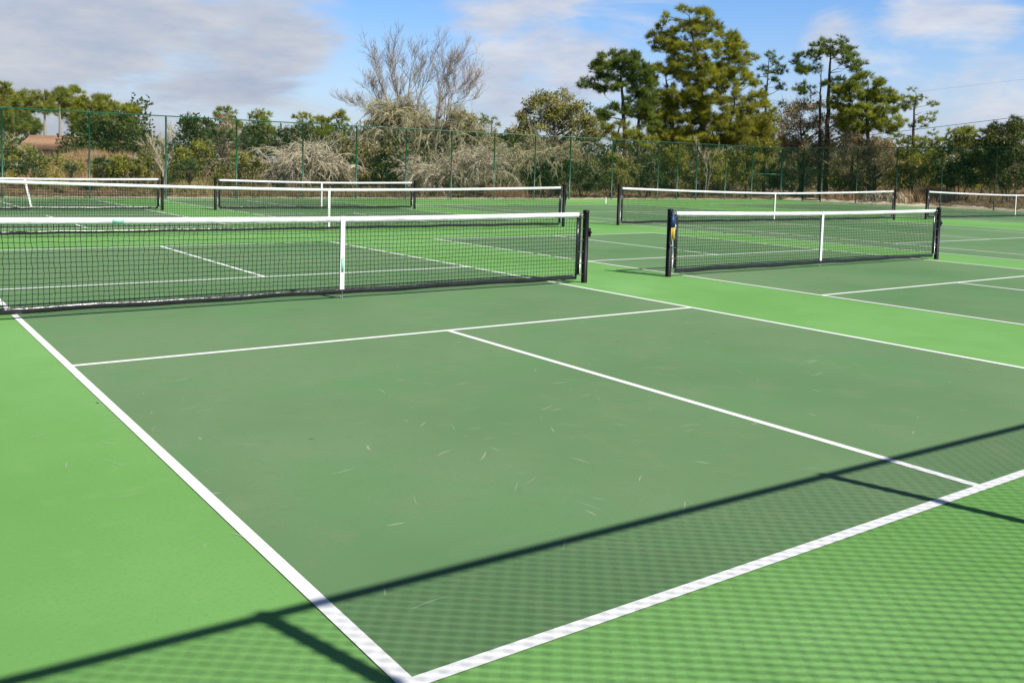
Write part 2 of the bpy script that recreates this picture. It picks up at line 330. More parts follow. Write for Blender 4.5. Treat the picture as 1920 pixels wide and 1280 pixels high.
# ------------------------------------------------------------------ nets
def net(name, label, group, cx, y, half, h_end, h_mid, post_h, seed, pitch=.045, wire=.0026, detail=True, cat='net', tilt=0.):
    r = np.random.default_rng(seed)
    t = empty(name, (cx, y, 0), label, cat, group)
    xe = half-.13; band = .058; bot = .078
    def top(x): return h_mid+(h_end-h_mid)*(np.abs(x)/xe)**1.5
    ph = r.uniform(0, 6, 4)
    def sway(x, z): return .010*np.sin(x*1.9+ph[0])*np.sin(z*3.4)+.006*np.sin(x*5.1+ph[1])*np.sin(z*5)
    # mesh of the net: knotted cords
    mb = MB(); nx = int(2*xe/pitch); nz = int((h_mid-bot)/pitch)
    X = np.linspace(-xe, xe, nx+1); zs = np.linspace(0, 1, nz+1)
    GX, GZ = np.meshgrid(X, zs, indexing='ij')
    jx = r.normal(0, .0028, GX.shape); jz = r.normal(0, .0018, GX.shape); jx[:, 0] = jx[:, -1] = 0
    shear = .006*np.sin(GX*2.3+ph[2]+GZ*4)
    ZZ = bot+(top(GX)-band*.6-bot)*GZ+jz
    PP = np.stack([cx+GX+jx+shear, y+sway(GX, ZZ), ZZ], -1)
    def sticks(A, B, w):
        # each cord piece is a thin crossed pair of strips: square section of real thickness
        d = B-A; d /= np.linalg.norm(d, axis=-1, keepdims=True)
        s1 = np.cross(d, np.array([0, 1., 0])); s1 /= np.linalg.norm(s1, axis=-1, keepdims=True); s2 = np.broadcast_to(np.array([0, 1., 0]), s1.shape)
        c = [A+w*s1, A+w*s2, A-w*s1, A-w*s2, B+w*s1, B+w*s2, B-w*s1, B-w*s2]
        v = np.stack(c, 1).reshape(-1, 8, 3); nn = len(v); base = np.arange(nn)[:, None, None]*8
        f = np.array([(0, 1, 5, 4), (1, 2, 6, 5), (2, 3, 7, 6), (3, 0, 4, 7)])[None]+base
        mb.add(v.reshape(-1, 3), f.reshape(-1, 4))
    sticks(PP[:, :-1].reshape(-1, 3), PP[:, 1:].reshape(-1, 3), wire)
    sticks(PP[:-1].reshape(-1, 3), PP[1:].reshape(-1, 3), wire)
    mb.build('netting', M['cord'], t)
    # top band: folded white vinyl with soft creases
    mb = MB(); N = max(60, int(xe*26)); xs = np.linspace(-xe-.01, xe+.01, N); rings = []
    for i, x in enumerate(xs):
        zt = float(top(x)); c = .0045*math.sin(x*9+ph[3])+.003*math.sin(x*31+ph[0])+r.normal(0, .0020); yy = y+float(sway(x, .8))*.4
        sec = [(-.007, -band), (-.012-c, -band*.55), (-.013+c, -band*.2), (-.007, 0), (.007, 0), (.013+c, -band*.25), (.011-c, -band*.6), (.007, -band)]
        rings.append([(cx+x, yy+a, zt+b) for a, b in sec])
    v = np.array(rings); m8 = 8; i = np.arange(N-1)[:, None]*m8; j = np.arange(m8)[None]; j2 = (j+1) % m8
    mb.add(v.reshape(-1, 3), np.stack([i+j, i+m8+j, i+m8+j2, i+j2], -1).reshape(-1, 4))
    mb.add(v[0], [tuple(range(8))]); mb.add(v[-1], [tuple(range(7, -1, -1))])
    tb = mb.build('top_band', M['white_band'], t, smooth=True)
    # bottom band
    mb = MB(); xs = np.linspace(-xe, xe, 90)
    pts = [(cx+x, y+float(sway(x, .1)), bot+.004*math.sin(x*3+ph[0])+.003*math.sin(x*7)) for x in xs]
    mb.tube(pts, .010, 8)
    v_ = mb.v[0].reshape(len(pts), 8, 3); c_ = np.array(pts)[:, None]; v_[:, :, 2] = c_[:, :, 2]+(v_[:, :, 2]-c_[:, :, 2])*2.9; v_[:, :, 1] = c_[:, :, 1]+(v_[:, :, 1]-c_[:, :, 1])*1.1
    mb.build('bottom_band', M['band_black'], t, smooth=True)
    for s in (-1, 1):
        mb = MB(); ht = h_end-.01
        mb.box((cx+s*(xe+.012), y, (ht-.03+bot)/2+.012), (.062, .012, ht-bot-.055)); e = mb.build('side_band', M['band_black'], t)
        if detail:
            mb = MB()
            mb.tube([(cx+s*(xe+.052), y, bot+.01), (cx+s*(xe+.052), y, ht-.04)], .006, 6)
            for k in range(6):
                z = bot+.03+k*(ht-bot-.09)/5
                mb.tube([(cx+s*(xe+.01), y-.012, z), (cx+s*(half-.036), y-.012, z+.006), (cx+s*(half-.036), y+.012, z), (cx+s*(xe+.01), y+.012, z)], .0045, 5)
            sub(mb, 'lacing', M['steel'] if k % 2 else M['cord'], e)
        mb = MB(); mb.tube([(cx+s*half, y, 0), (cx+s*half, y, post_h-.012), (cx+s*half, y, post_h-.004)], [.0385, .0385, .0385], 20)
        po = mb.build('post', M['black'], t, smooth=False)
        mb = MB(); mb.tube([(cx+s*half, y, post_h-.006), (cx+s*half, y, post_h+.012), (cx+s*half, y, post_h+.022)], [.042, .042, .028], 20); sub(mb, 'post_cap', M['black'], po)
        mb = MB(); mb.tube([(cx+s*(half-.03), y, post_h-.035), (cx+s*(xe+.005), y, h_end-.03)], .0035, 6); sub(mb, 'cable', M['steel'], po)
        if s == 1:
            mb = MB(); mb.box((cx+half+.052, y, post_h-.26), (.03, .05, .11)); mb.tube([(cx+half+.05, y-.045, post_h-.26), (cx+half+.05, y+.045, post_h-.26)], .016, 10)
            sub(mb, 'winder', M['black'], po)
    # centre strap with hook and anchor
    mb = MB(); N = 14
    for sy in (-.017, .017):
        v = []
        for k in range(N):
            u = k/(N-1); z = h_mid+.004-u*(h_mid-.095); x = cx-tilt*(1-u); yy = y+sy*(1-.3*u)
            v += [(x-.025, yy, z), (x+.025, yy, z)]
        mb.add(v, [(2*k, 2*k+1, 2*k+3, 2*k+2) for k in range(N-1)])
    mb.add([(cx-tilt-.025, y-.017, h_mid+.004), (cx-tilt+.025, y-.017, h_mid+.004), (cx-tilt+.025, y+.017, h_mid+.004), (cx-tilt-.025, y+.017, h_mid+.004)], [(0, 1, 2, 3)])
    st = mb.build('centre_strap', M['strap'], t)
    mb = MB(); mb.tube([(cx, y-.005, .105), (cx+.003, y-.012, .06), (cx-.002, y-.008, .035), (cx, y, .018)], .004, 6)
    an = np.linspace(0, 2*math.pi, 13); mb.tube([(cx+.016*math.cos(a), y, .014+.014*math.sin(a)) for a in an], .0035, 6, False)
    sub(mb, 'anchor_hook', M['steel'], st)
    return t
HW = 3.353
n1 = net('pickleball_net', 'black pickleball net with white top band, nearest the camera at lower left', 'pickleball nets', PW/2+.03, .03, HW, .885, .862, .893, 1)
n2 = net('pickleball_net', 'black pickleball net at right with a yellow score keeper on its left post', 'pickleball nets', 8.26+PW/2, .06, HW, .885, .862, .900, 2)
n3 = net('pickleball_net', 'far pickleball net at the left edge with its post just beside another net', 'pickleball nets', 2.84, YC, HW, .90, .862, .93, 3, wire=.0031, tilt=.16)
n4 = net('pickleball_net', 'farthest short net standing behind the middle of the long left net', 'pickleball nets', 11.05, YC, HW, .90, .862, .93, 4, wire=.0031)
n5 = net('tennis_net', 'long tennis net behind the nearest pickleball net, running out of the left edge', 'tennis nets', 7.2, YB, 6.4, 1.0, .90, 1.04, 5, wire=.0031)
n6 = net('tennis_net', 'long tennis net behind the right pickleball net, both posts visible', 'tennis nets', 21.95, YB+.1, 6.4, 1.0, .90, 1.04, 6, wire=.0031)
n7 = net('tennis_net', 'tennis net at the right edge with only its left post in view', 'tennis nets', 36.75, YB+.1, 6.4, 1.0, .90, 1.04, 7, wire=.0031)
# printed marks on the near net band and strap
mb = MB()
bx = P(33, 409, 8.6)
mb.box((.86-.02, .03-.016, .843), (.10, .002, .034)); sub(mb, 'printed_tag', M['tagg'], [c for c in n1.children if c.name.startswith('top_band')][0])
mb = MB()
mb.box((PW/2+.03, .03-.019, .36), (.026, .002, .15))
sub(mb, 'printed_tag', M['tagg'], [c for c in n1.children if c.name.startswith('centre_strap')][0])

# score keeper hung on the left post of the second net
sx0, sy0 = 8.26+PW/2-HW, .06
sk = empty('score_keeper', (sx0, sy0-.05, .5), 'blue and yellow score keeper hanging on the black net post', 'score keeper')
mb = MB(); mb.box((sx0-.005, sy0-.062, .755), (.062, .03, .15)); mb.tube([(sx0-.005, sy0-.05, .83), (sx0-.005, sy0-.045, .87), (sx0-.005, sy0, .905)], .006, 6); mb.build('blue_case', M['blue'], sk)
mb = MB(); mb.box((sx0+.012, sy0-.062, .595), (.030, .02, .17)); mb.box((sx0-.030, sy0-.066, .60), (.024, .012, .14), .3); mb.build('yellow_card', M['yellow'], sk)
mb = MB(); mb.tube([(sx0-.03, sy0-.07, .53), (sx0-.015, sy0-.075, .46), (sx0-.01, sy0-.07, .43), (sx0-.05, sy0-.07, .43)], .006, 6); mb.build('white_cord', M['strap'], sk)

# ------------------------------------------------------------------ chain-link fences
FH = 3.05
def chain_mesh(w, h, m, pitch=.0575, wire=.0029):
    mb = MB(); nx = int(round(w/pitch)); p = w/nx; nz = int(h/p); dz = h/nz
    z = np.arange(nz+1)*dz+.04
    an = np.array([0, 2.094, 4.189])
    for i in range(nx):
        x = (i+.5)*p+np.where((np.arange(nz+1)+i) % 2, .5*p, -.5*p)+np.where((np.arange(nz+1)+i) % 2, .0016, -.0016)
        yy = np.where((np.arange(nz+1)+i) % 2, .0035, -.0035)
        pts = np.stack([x, yy, z], -1)
        v = np.stack([pts+np.array([wire*math.cos(a)*.8, wire*math.sin(a), wire*math.cos(a)*.6]) for a in an], 1)
        ii = np.arange(nz)[:, None]*3; j = np.arange(3)[None]; j2 = (j+1) % 3
        mb.add(v.reshape(-1, 3), np.stack([ii+j, ii+j2, ii+3+j2, ii+3+j], -1).reshape(-1, 4))
    return mb.mesh('chain_link', m)
CH_FAR = chain_mesh(2.5, FH-.08, M['green_wire'], .0357, .0030)
CH_RIGHT = chain_mesh(2.5, FH-.08, M['green_wire'], .0357, .0015)
CH_NEAR = chain_mesh(2.5, FH-.08, M['green_wire'], .0335, .0036)
def fence(label, p0, p1, ts, me, group='green chain-link fences', gate=None, thick=(), steel='green_metal', brace=()):
    """posts at distances ts along p0 -> p1"""
    p0 = np.array(p0, float); p1 = np.array(p1, float); L = np.linalg.norm(p1-p0); d = (p1-p0)/L; ang = math.atan2(d[1], d[0])
    t = empty('chain_link_fence', (p0[0], p0[1], 0), label, 'fence', group)
    A = lambda s, z: (p0[0]+d[0]*s, p0[1]+d[1]*s, z)
    mb = MB(); mb.tube([A(ts[0], FH), A(ts[-1], FH)], .022, 10); mb.build('top_rail', M[steel], t)
    mb = MB(); mb.tube([A(ts[0], .06), A(ts[-1], .06)], .004, 5); mb.build('bottom_wire', M[steel], t)
    for k, s in enumerate(ts):
        rr = .040 if (k in (0, len(ts)-1) or k in thick) else .030
        off = np.array([-d[1], d[0], 0])*0
        mb = MB(); mb.tube([A(s, -.05), A(s, FH-.01)], rr, 10); mb.tube([A(s, FH-.03), A(s, FH+.015), A(s, FH+.03)], [rr*1.15, rr*1.1, rr*.5], 10); mb.build('post', M[steel], t)
        if k < len(ts)-1 and not (gate and k == gate):
            o = bpy.data.objects.new('mesh_panel', me); COL.objects.link(o); o.parent = t
            o.location = (d[0]*s, d[1]*s, 0); o.rotation_euler = (0, 0, ang); o.scale = ((ts[k+1]-s)/2.5, 1, 1)
    for k in brace:
        mb = MB(); mb.tube([A(ts[k], 1.5), A(ts[k+1], 1.5)], .024, 8); mb.build('brace_rail', M[steel], t)
    if gate:
        s0, s1 = ts[gate], ts[gate+1]
        o = bpy.data.objects.new('mesh_panel', me); COL.objects.link(o); o.parent = t
        o.location = (d[0]*s0, d[1]*s0, 2.20); o.rotation_euler = (0, 0, ang); o.scale = ((s1-s0)/2.5, 1, (FH-2.22)/FH)
        mb = MB(); mb.tube([A(s0, 2.2), A(s1, 2.2)], .030, 8); mb.build('gate_header', M[steel], t)
        g = MB(); a, b = s0+.07, s1-.07
        g.tube([A(a, .08), A(a, 2.08)], .03, 8); g.tube([A(b, .08), A(b, 2.08)], .03, 8)
        for z in (.08, 1.05, 2.08): g.tube([A(a, z), A(b, z)], .028, 8)
        go = g.build('gate', M[steel], t)
        o = bpy.data.objects.new('gate_mesh', me); COL.objects.link(o); o.parent = go
        o.location = (d[0]*a, d[1]*a, .06); o.rotation_euler = (0, 0, ang); o.scale = ((b-a)/2.5, 1, 2.0/FH)
        mb = MB(); mb.box(A(a+.02, 1.0), (.05, .05, .16), ang); sub(mb, 'latch', M[steel], go)
    return t
def gx_at(px, y):      # x where the photo column px meets the line y = const at the ground
    lo, hi = -40., 90.
    for _ in range(60):
        m = (lo+hi)/2; d = np.array([m, y, 0])-CAM
        u = PX+F*(d@AR)/(d@AF)
        if u < px: lo = m
        else: hi = m
    return m
def gy_at(px, x):
    lo, hi = -6., 60.
    for _ in range(60):
        m = (lo+hi)/2; d = np.array([x, m, 0])-CAM
        u = PX+F*(d@AR)/(d@AF)
        if u > px: lo = m
        else: hi = m
    return m
FY, FX = 26.45, 44.55
posts = [gx_at(p, FY) for p in (5, 168, 311, 443, 567, 667, 760, 845, 925, 1001, 1067, 1146, 1232, 1268, 1304, 1358, 1408)]
posts = [x for x in (-15.8, -13.3, -10.8, -8.3, -5.8, -3.2, -.8, posts[0]-2.6) if x < posts[0]-1.5][-6:]+posts+[FX-.02]
fence('green chain-link fence along the far side of the courts, in front of the dead tree', (posts[0], FY), (FX, FY), [x-posts[0] for x in posts], CH_FAR, thick=(16,), brace=(len(posts)-2,))
py_ = [gy_at(p, FX) for p in (1504, 1538, 1604, 1678, 1762, 1863)]
ys_ = [FY-.02]+py_
while ys_[-1] > -9: ys_.append(ys_[-1]-2.6)
ys_ = [ys_[0]]+ys_[1:]
fence('green chain-link fence with the gate, on the right side behind the long nets', (FX, FY), (FX, -12), [FY-y for y in ys_], CH_RIGHT, gate=1, steel='green_shaded', brace=(2,))
NY = -9.20
fence('green chain-link fence behind the camera that shades the baseline', (.70-2.72*3, -9.255+2.72*3*.033), (.70+2.72*5, -9.255-2.72*5*.033), [2.72*k for k in range(9)], CH_NEAR)

# ------------------------------------------------------------------ vegetation
def unit(v): return v/(np.linalg.norm(v, axis=-1, keepdims=True)+1e-12)
_HX, _HY = 44.55, 26.45
def fence_D(px):
    d = AR*((px-PX)/F)+AF*1.; d = d+AU*((PY-345)/F); h = math.hypot(d[0], d[1]); dx, dy = d[0]/h, d[1]/h
    a = (_HY-CAM[1])/dy if dy > .05 else 1e9; b = (_HX-CAM[0])/dx if dx > .05 else 1e9
    return min(a, b)
def keep_out(D, blobs, depth=.5):
    return max([D]+[fence_D(b[0])+(1.2 if b[0] < 1060 else 3.5 if b[0] < 1440 else 8.5)+depth*b[2]*D/F for b in blobs])
def in_blobs(blobs, sub_px, r, D, depth=.8, overlap=.62, aspect=1.0):
    """sub-clump centres filling the outline blobs; returns world centres and radii"""
    out = []
    s = D/F
    area = sum(math.pi*b[2]*b[3] for b in blobs); n = int(area/(math.pi*(sub_px*overlap)**2))+len(blobs)
    w = np.array([b[2]*b[3] for b in blobs], float); w /= w.sum()
    tries = 0; pts = []
    while len(pts) < n and tries < n*25:
        tries += 1; b = blobs[r.choice(len(blobs), p=w)]
        a = r.uniform(0, 2*math.pi); q = math.sqrt(r.random())
        x = b[0]+b[2]*q*math.cos(a)*.93; y = b[1]+b[3]*q*math.sin(a)*.93
        dm = depth*b[2]*s*math.sqrt(max(0, 1-q*q))*r.uniform(-1, 1); dm = max(dm, fence_D(x)+.5+sub_px*s-D)
        if any((x-u)**2+(y-v)**2+((dm-z)/s)**2 < (sub_px*overlap)**2 for u, v, z in pts[-140:]): continue
        pts.append((x, y, dm)); c = P(x, y, D)
        d = unit(c-CAM); out.append((c+np.array([d[0], d[1], 0])*dm, sub_px*s*r.uniform(.65, 1.25)))
    return out
def path(a, b, r, n=5, wob=.08, sag=0.):
    L = np.linalg.norm(b-a); t = np.linspace(0, 1, n)[:, None]
    p = a+(b-a)*t+r.normal(0, wob*L*.35, (n, 3))*np.sin(t*math.pi)
    p[:, 2] += sag*L*np.sin(t[:, 0]*math.pi); return p
def trunk_pts(tr, D, r):
    pts = [P(x, y, D) for x, y, w in tr]; rad = [w for *_, w in tr]
    pts[0][2] = gz1(pts[0][0], pts[0][1])-.1
    # subdivide
    o = []; q = []
    for k in range(len(pts)-1):
        for u in np.linspace(0, 1, 5)[:-1]:
            o.append(pts[k]*(1-u)+pts[k+1]*u+r.normal(0, rad[k]*.18, 3)); q.append(rad[k]*(1-u)+rad[k+1]*u)
    o.append(pts[-1]); q.append(rad[-1]); return np.array(o), np.array(q)
def needles(mb, c, rad, r, n, L, w, flat=.55, up=.25):
    """n tufts of thin blades round the centre c"""
    u = unit(r.standard_normal((n, 3))); u[:, 2] = u[:, 2]*flat+up*.4
    tc_ = c+u*rad*r.uniform(.35, 1., (n, 1))
    K = 21
    d = unit(u*.75+np.array([0, 0, up]))[:, None]+r.normal(0, .55, (n, K, 3)); d = unit(d)
    Ls = L*1.12*r.uniform(.6, 1.15, (n, K, 1)); s = unit(np.cross(d, r.standard_normal((n, K, 3))))*w*.68
    b0 = tc_[:, None]+r.normal(0, .03, (n, K, 3))
    v = np.stack([b0-s, b0+s, b0+d*Ls], 2).reshape(-1, 3, 3); mb.tris(v)
    return tc_
def leaves(mb, c, rad, r, n, size, flat=.8, asp=.5, shell=.45):
    u = unit(r.standard_normal((n, 3))); u[:, 2] *= flat
    p = c+u*rad*(shell+(1-shell)*r.random((n, 1)))*r.uniform(.8, 1.25, (n, 1))
    a = unit(r.standard_normal((n, 3))+u*.6+np.array([0, 0, .3])); b = unit(np.cross(a, r.standard_normal((n, 3))))
    L = size*r.uniform(.55, 1.3, (n, 1)); Wd = L*asp
    mb.quads(np.stack([p-a*L*.5, p+b*Wd*.5, p+a*L*.5, p-b*Wd*.5], 1))
def nearest_on(tp, c, drop=.45):
    d = np.linalg.norm(tp[:, :2]-c[:2], axis=1); z = c[2]-drop*d
    return int(np.argmin(np.abs(tp[:, 2]-z)+.15*d))
def pine(label, D, trunks, blobs, m, seed, subpx=15, L=.27, w=.018, tufts=30, bark='bark', group='pine trees beyond the fence', name='pine_tree', overlap=.58, depth=.8, dead=0, limb=.045):
    D = keep_out(D, blobs); r = np.random.default_rng(seed); b0 = trunks[0][0]; base = P(b0[0], b0[1], D); base[2] = gz1(base[0], base[1])
    t = empty(name, base, label, 'tree', group)
    mt, mc = MB(), MB(); tps = []
    for tr in trunks:
        p, q = trunk_pts(tr, D, r); mt.tube(p, q, 9, False); tps.append((p, q))
    allp = np.concatenate([p for p, q in tps]); allq = np.concatenate([q for p, q in tps])
    nodes = [*allp[len(allp)//6:]]; nr = [*allq[len(allq)//6:]]
    sp = max(7.5, subpx*.66); cl = in_blobs(blobs, sp, r, D, depth, overlap*1.22)
    cl.sort(key=lambda q: np.min(np.linalg.norm(allp[:, :2]-q[0][:2], axis=1)))
    for c, rad in cl:
        A = np.array(nodes); dv = c-A; hd = np.linalg.norm(dv[:, :2], axis=1); dist = np.linalg.norm(dv, axis=1)
        cost = dist+np.maximum(0, .25*hd-dv[:, 2])*1.5+(dist < .15)*9
        i = int(np.argmin(cost)); st = A[i]; r0 = max(.013, min(nr[i]*.72, .014+limb*min(1, dist[i]/3)))
        pp = path(st, c, r, 5, .12, -.04); rr_ = np.linspace(r0, .010, 5); mt.tube(pp, rr_, 4, False)
        nodes += [pp[1], pp[2], pp[3]]; nr += [rr_[1], rr_[2], rr_[3]]
        tc_ = needles(mc, c, rad*.95, r, max(5, int(tufts*.50*r.uniform(.6, 1.3))), L, w)
        for q in tc_[:4]: mt.tube([c, (c+q)/2+r.normal(0, .03, 3), q], [.011, .009, .006], 3, False)
    for k in range(dead):       # bare broken limbs on the trunk
        i = r.integers(len(allp)//4, len(allp)*3//4); a = r.uniform(0, 6.28); ln = r.uniform(.5, 1.6)
        e = allp[i]+np.array([math.cos(a), math.sin(a), .25])*ln; mt.tube(path(allp[i], e, r, 4, .15), [.03, .022, .014, .005], 4, False)
    mt.build('trunk', M[bark], t, smooth=True); mc.build('crown', M[m], t); return t
def bush(label, D, blobs, m, seed, subpx=11, size=.15, n=120, stems=10, bark='bark', cat='bush', name='bush', group='bushes beyond the fence', twigs=0, twigmat='dead_grey', overlap=.7, flat=.8, asp=.5, trunk=None, depth=.9, part='foliage'):
    D = keep_out(D, blobs); r = np.random.default_rng(seed); b = max(blobs, key=lambda q: q[1]+q[3]); base = P(b[0], 345, D); base[2] = gz1(base[0], base[1])
    t = empty(name, base, label, cat, group)
    mf, ms = MB(), MB(); cs = in_blobs(blobs, subpx, r, D, depth, overlap)
    cs = [(c, q) for c, q in cs if c[2] > q*.3]
    for c, rad in cs: leaves(mf, c, rad, r, int(n*r.uniform(.6, 1.3)), size, flat, asp)
    if trunk:
        tp, tq = trunk_pts(trunk, D, r); ms.tube(tp, tq, 8, False)
        for c, rad in cs[::2]:
            i = nearest_on(tp, c, .8); ms.tube(path(tp[i], c, r, 5, .12), np.linspace(min(tq[i]*.6, .07), .01, 5), 5, False)
    else:
        for k in range(stems):
            c, rad = cs[r.integers(len(cs))]; s0 = base+np.array([r.normal(0, .35), r.normal(0, .35), -.05]); s0[:2] = s0[:2]*.5+c[:2]*.5
            ms.tube(path(s0, c, r, 5, .12), np.linspace(.035, .008, 5), 5, False)
    ms.build('stem' if not trunk else 'trunk', M[bark], t, smooth=True); mf.build(part if not trunk else 'crown', M[m], t)
    if twigs:
        mt = MB()
        for k in range(twigs):
            c, rad = cs[r.integers(len(cs))]; d = unit(r.standard_normal(3)+np.array([0, 0, .4])); ln = rad*r.uniform(.8, 2.)
            p = path(c, c+d*ln, r, 4, .2); mt.tube(p, [.012, .009, .006, .003], 3, False)
            for j in range(2):
                e = p[2]+unit(d+r.normal(0, .6, 3))*ln*.45; mt.tube([p[1+j], (p[1+j]+e)/2, e], [.007, .005, .002], 3, False)
        mt.build('twigs', M[twigmat], t)
    return t

def grow(mb, p, d, L, rad, r, lev, maxlev, up=.12, spread=.55, droop=0., minr=.005):
    n = 5; pts = [p]; q = [rad]; dd = d.copy(); tips = []
    for k in range(n):
        dd = unit(dd+r.normal(0, .12, 3)+np.array([0, 0, up-droop*(k/n)])); pts.append(pts[-1]+dd*L/n); q.append(max(minr, rad*(1-.62*(k+1)/n)))
    mb.tube(pts, q, 6 if lev < 2 else 3, False)
    if lev >= maxlev: return
    nk = 7 if lev < 2 else 8
    for k in range(nk):
        i = r.integers(1 if lev else 2, n+1); u = unit(r.standard_normal(3)); nd = unit(dd*(1.1-.2*lev)+unit(u-dd*(u@dd))*spread*r.uniform(.7, 1.4))
        grow(mb, pts[i], nd, L*r.uniform(.45, .72), max(minr, q[i]*.62), r, lev+1, maxlev, up, spread*1.04, droop, max(.0055, minr*.88))
def bare_tree(label, D, trunks, seed, group=None, droops=(), maxlev=4, name='dead_tree', trunkmat='bark_pale'):
    D = max(D, max(fence_D(q[0])+1.5 for tr in trunks for q in tr)); r = np.random.default_rng(seed); base = P(*trunks[0][0][:2], D); base[2] = gz1(base[0], base[1])
    t = empty(name, base, label, 'tree', group); mt, mb = MB(), MB()
    for tr in trunks:
        p, q = trunk_pts(tr, D, r); mt.tube(p, q, 8, False); n_ = len(p)
        for k in range(n_//4, n_, 1):
            if r.random() < .85:
                td = unit(p[min(k+1, n_-1)]-p[k-1]); u = unit(r.standard_normal(3)); nd = unit(td*1.0+unit(u-td*(u@td))*.62)
                H = (p[-1][2]-p[0][2]); grow(mb, p[k], nd, min(1.35, H*r.uniform(.12, .25)), max(.014, min(.035, q[k]*.45)), r, 1, maxlev, .12, .42, 0., .0065)
    mt.build('trunk', M[trunkmat], t, smooth=True); mb.build('branches', M['dead_brown' if len(trunks) > 5 else 'dead'], t)
    return t
def brush(label, D, clumps, seed, n=420, matn='dead', name='brush_pile', cat='brush', L=1.5, group=None, tilt=.2, cover=None):
    """dead fronds arching out and down from clump centres: (px, py, reach_px, droop)"""
    D = max(D, max(fence_D(c[0])+.9+c[2]*D/F*.9 for c in clumps)); r = np.random.default_rng(seed); b = clumps[0]; base = P(b[0], 345, D); base[2] = gz1(base[0], base[1])
    t = empty(name, base, label, cat, group); mb = MB(); s = D/F
    for px, py, rx, dr in clumps:
        c = P(px, py, D)
        c[2] = max(c[2], .3); R_ = rx*s
        for k in range(n//5):
            a = r.uniform(0, 2*math.pi); el = r.uniform(-.15, 1.0); d = np.array([math.cos(a)*math.cos(el), math.sin(a)*math.cos(el), math.sin(el)])
            ln = R_*r.choice([.4, .7, 1., 1.3])*r.uniform(.8, 1.1); m = 7; pts = [c+r.normal(0, .30, 3)*R_*np.array([1, 1, .6])]; dirs = [d]
            for j in range(m):
                d = unit(d+np.array([0, 0, -dr*(.35+j/m)])+r.normal(0, .08, 3)); pts.append(pts[-1]+d*ln/m); dirs.append(d)
            pts = np.array(pts); pts[:, 2] = np.maximum(pts[:, 2], .05)
            mb.tube(pts, np.linspace(r.uniform(.018, .036), .008, m+1), 4, False)
            if k % 4 == 0 and name != 'stick_pile': grow(mb, pts[2], unit(r.standard_normal(3)*np.array([1, 1, .5])+np.array([0, 0, .25])), R_*r.uniform(.4, .8), .022, r, 1, 3, .0, .6, .1, .006)
            for j in range(16):
                i = r.integers(1, m+1); q = dirs[i]*.9+r.normal(0, .28, 3)+np.array([0, 0, -dr*.9]); l2 = ln*r.uniform(.18, .42)
                e1 = pts[i]+unit(q)*l2*.5; e2 = e1+unit(q+np.array([0, 0, -dr*1.6]))*l2*.5; e1[2] = max(e1[2], .04); e2[2] = max(e2[2], .03)
                mb.tube([pts[i], e1, e2], [.013, .010, .005], 3, False)
    mb.build('branches', M[matn], t); return t

# --- tall pines at the right
pine('biggest olive-green pine, tallest crown in the whole row', 62,
     [[(1322, 352, .24), (1318, 250, .20), (1312, 150, .15), (1300, 75, .09), (1292, 30, .03)], [(1262, 352, .16), (1262, 260, .13), (1255, 190, .09), (1248, 140, .03)], [(1345, 300, .10), (1372, 220, .07), (1385, 150, .02)]],
     [(1290, 42, 52, 30), (1318, 90, 80, 50), (1382, 105, 40, 44), (1243, 75, 30, 28), (1285, 155, 82, 52), (1350, 180, 82, 60), (1262, 215, 70, 50), (1405, 230, 54, 44), (1310, 245, 100, 32), (1360, 255, 90, 26), (1226, 205, 38, 36), (1420, 205, 30, 34), (1240, 262, 46, 22), (1430, 262, 30, 22)], 'pine_olive', 21, 13, tufts=27, dead=8, overlap=.70, L=.32, w=.02)
pine('dark green pine with a rounded top, left of the biggest pine', 60,
     [[(1176, 352, .17), (1172, 260, .14), (1168, 190, .10), (1160, 120, .03)], [(1200, 345, .12), (1196, 240, .10), (1205, 170, .05)]],
     [(1160, 115, 44, 20), (1195, 135, 34, 26), (1130, 130, 24, 18), (1105, 158, 22, 12), (1150, 160, 50, 20), (1175, 200, 34, 20), (1210, 180, 30, 30), (1130, 215, 20, 14), (1212, 225, 30, 26)], 'pine_dark', 22, 13, tufts=30, dead=5)
pine('slim sparse pine rising between the two tallest pines', 66,
     [[(1433, 340, .10), (1434, 240, .08), (1437, 180, .06), (1442, 110, .02)]],
     [(1445, 112, 16, 14), (1440, 135, 17, 16), (1458, 132, 17, 14), (1452, 160, 22, 12), (1430, 160, 8, 14)], 'pine_dark', 23, 10, tufts=13, overlap=.75)
pine('tall open-crowned pine with two bare stems, at the right', 60,
     [[(1548, 352, .18), (1550, 270, .15), (1553, 190, .12), (1556, 120, .07), (1558, 85, .02)], [(1536, 352, .12), (1537, 260, .10), (1538, 190, .07), (1540, 130, .02)]],
     [(1560, 88, 40, 20), (1535, 105, 24, 12), (1588, 110, 26, 22), (1608, 130, 20, 16), (1497, 112, 14, 10), (1507, 132, 20, 12), (1530, 130, 16, 8), (1515, 168, 26, 12), (1560, 155, 26, 10), (1600, 155, 22, 14)], 'pine_dark', 24, 12, tufts=19, overlap=.6, dead=6)
pine('broad mid-green pine leaning on the right side of the open-crowned pine', 58,
     [[(1632, 352, .15), (1628, 270, .12), (1625, 200, .08), (1628, 160, .02)], [(1596, 350, .10), (1600, 260, .08), (1598, 190, .03)]],
     [(1620, 165, 42, 24), (1590, 190, 40, 34), (1650, 190, 38, 26), (1665, 225, 30, 26), (1612, 222, 54, 28)], 'pine_mid', 25, 14, tufts=36, dead=3)
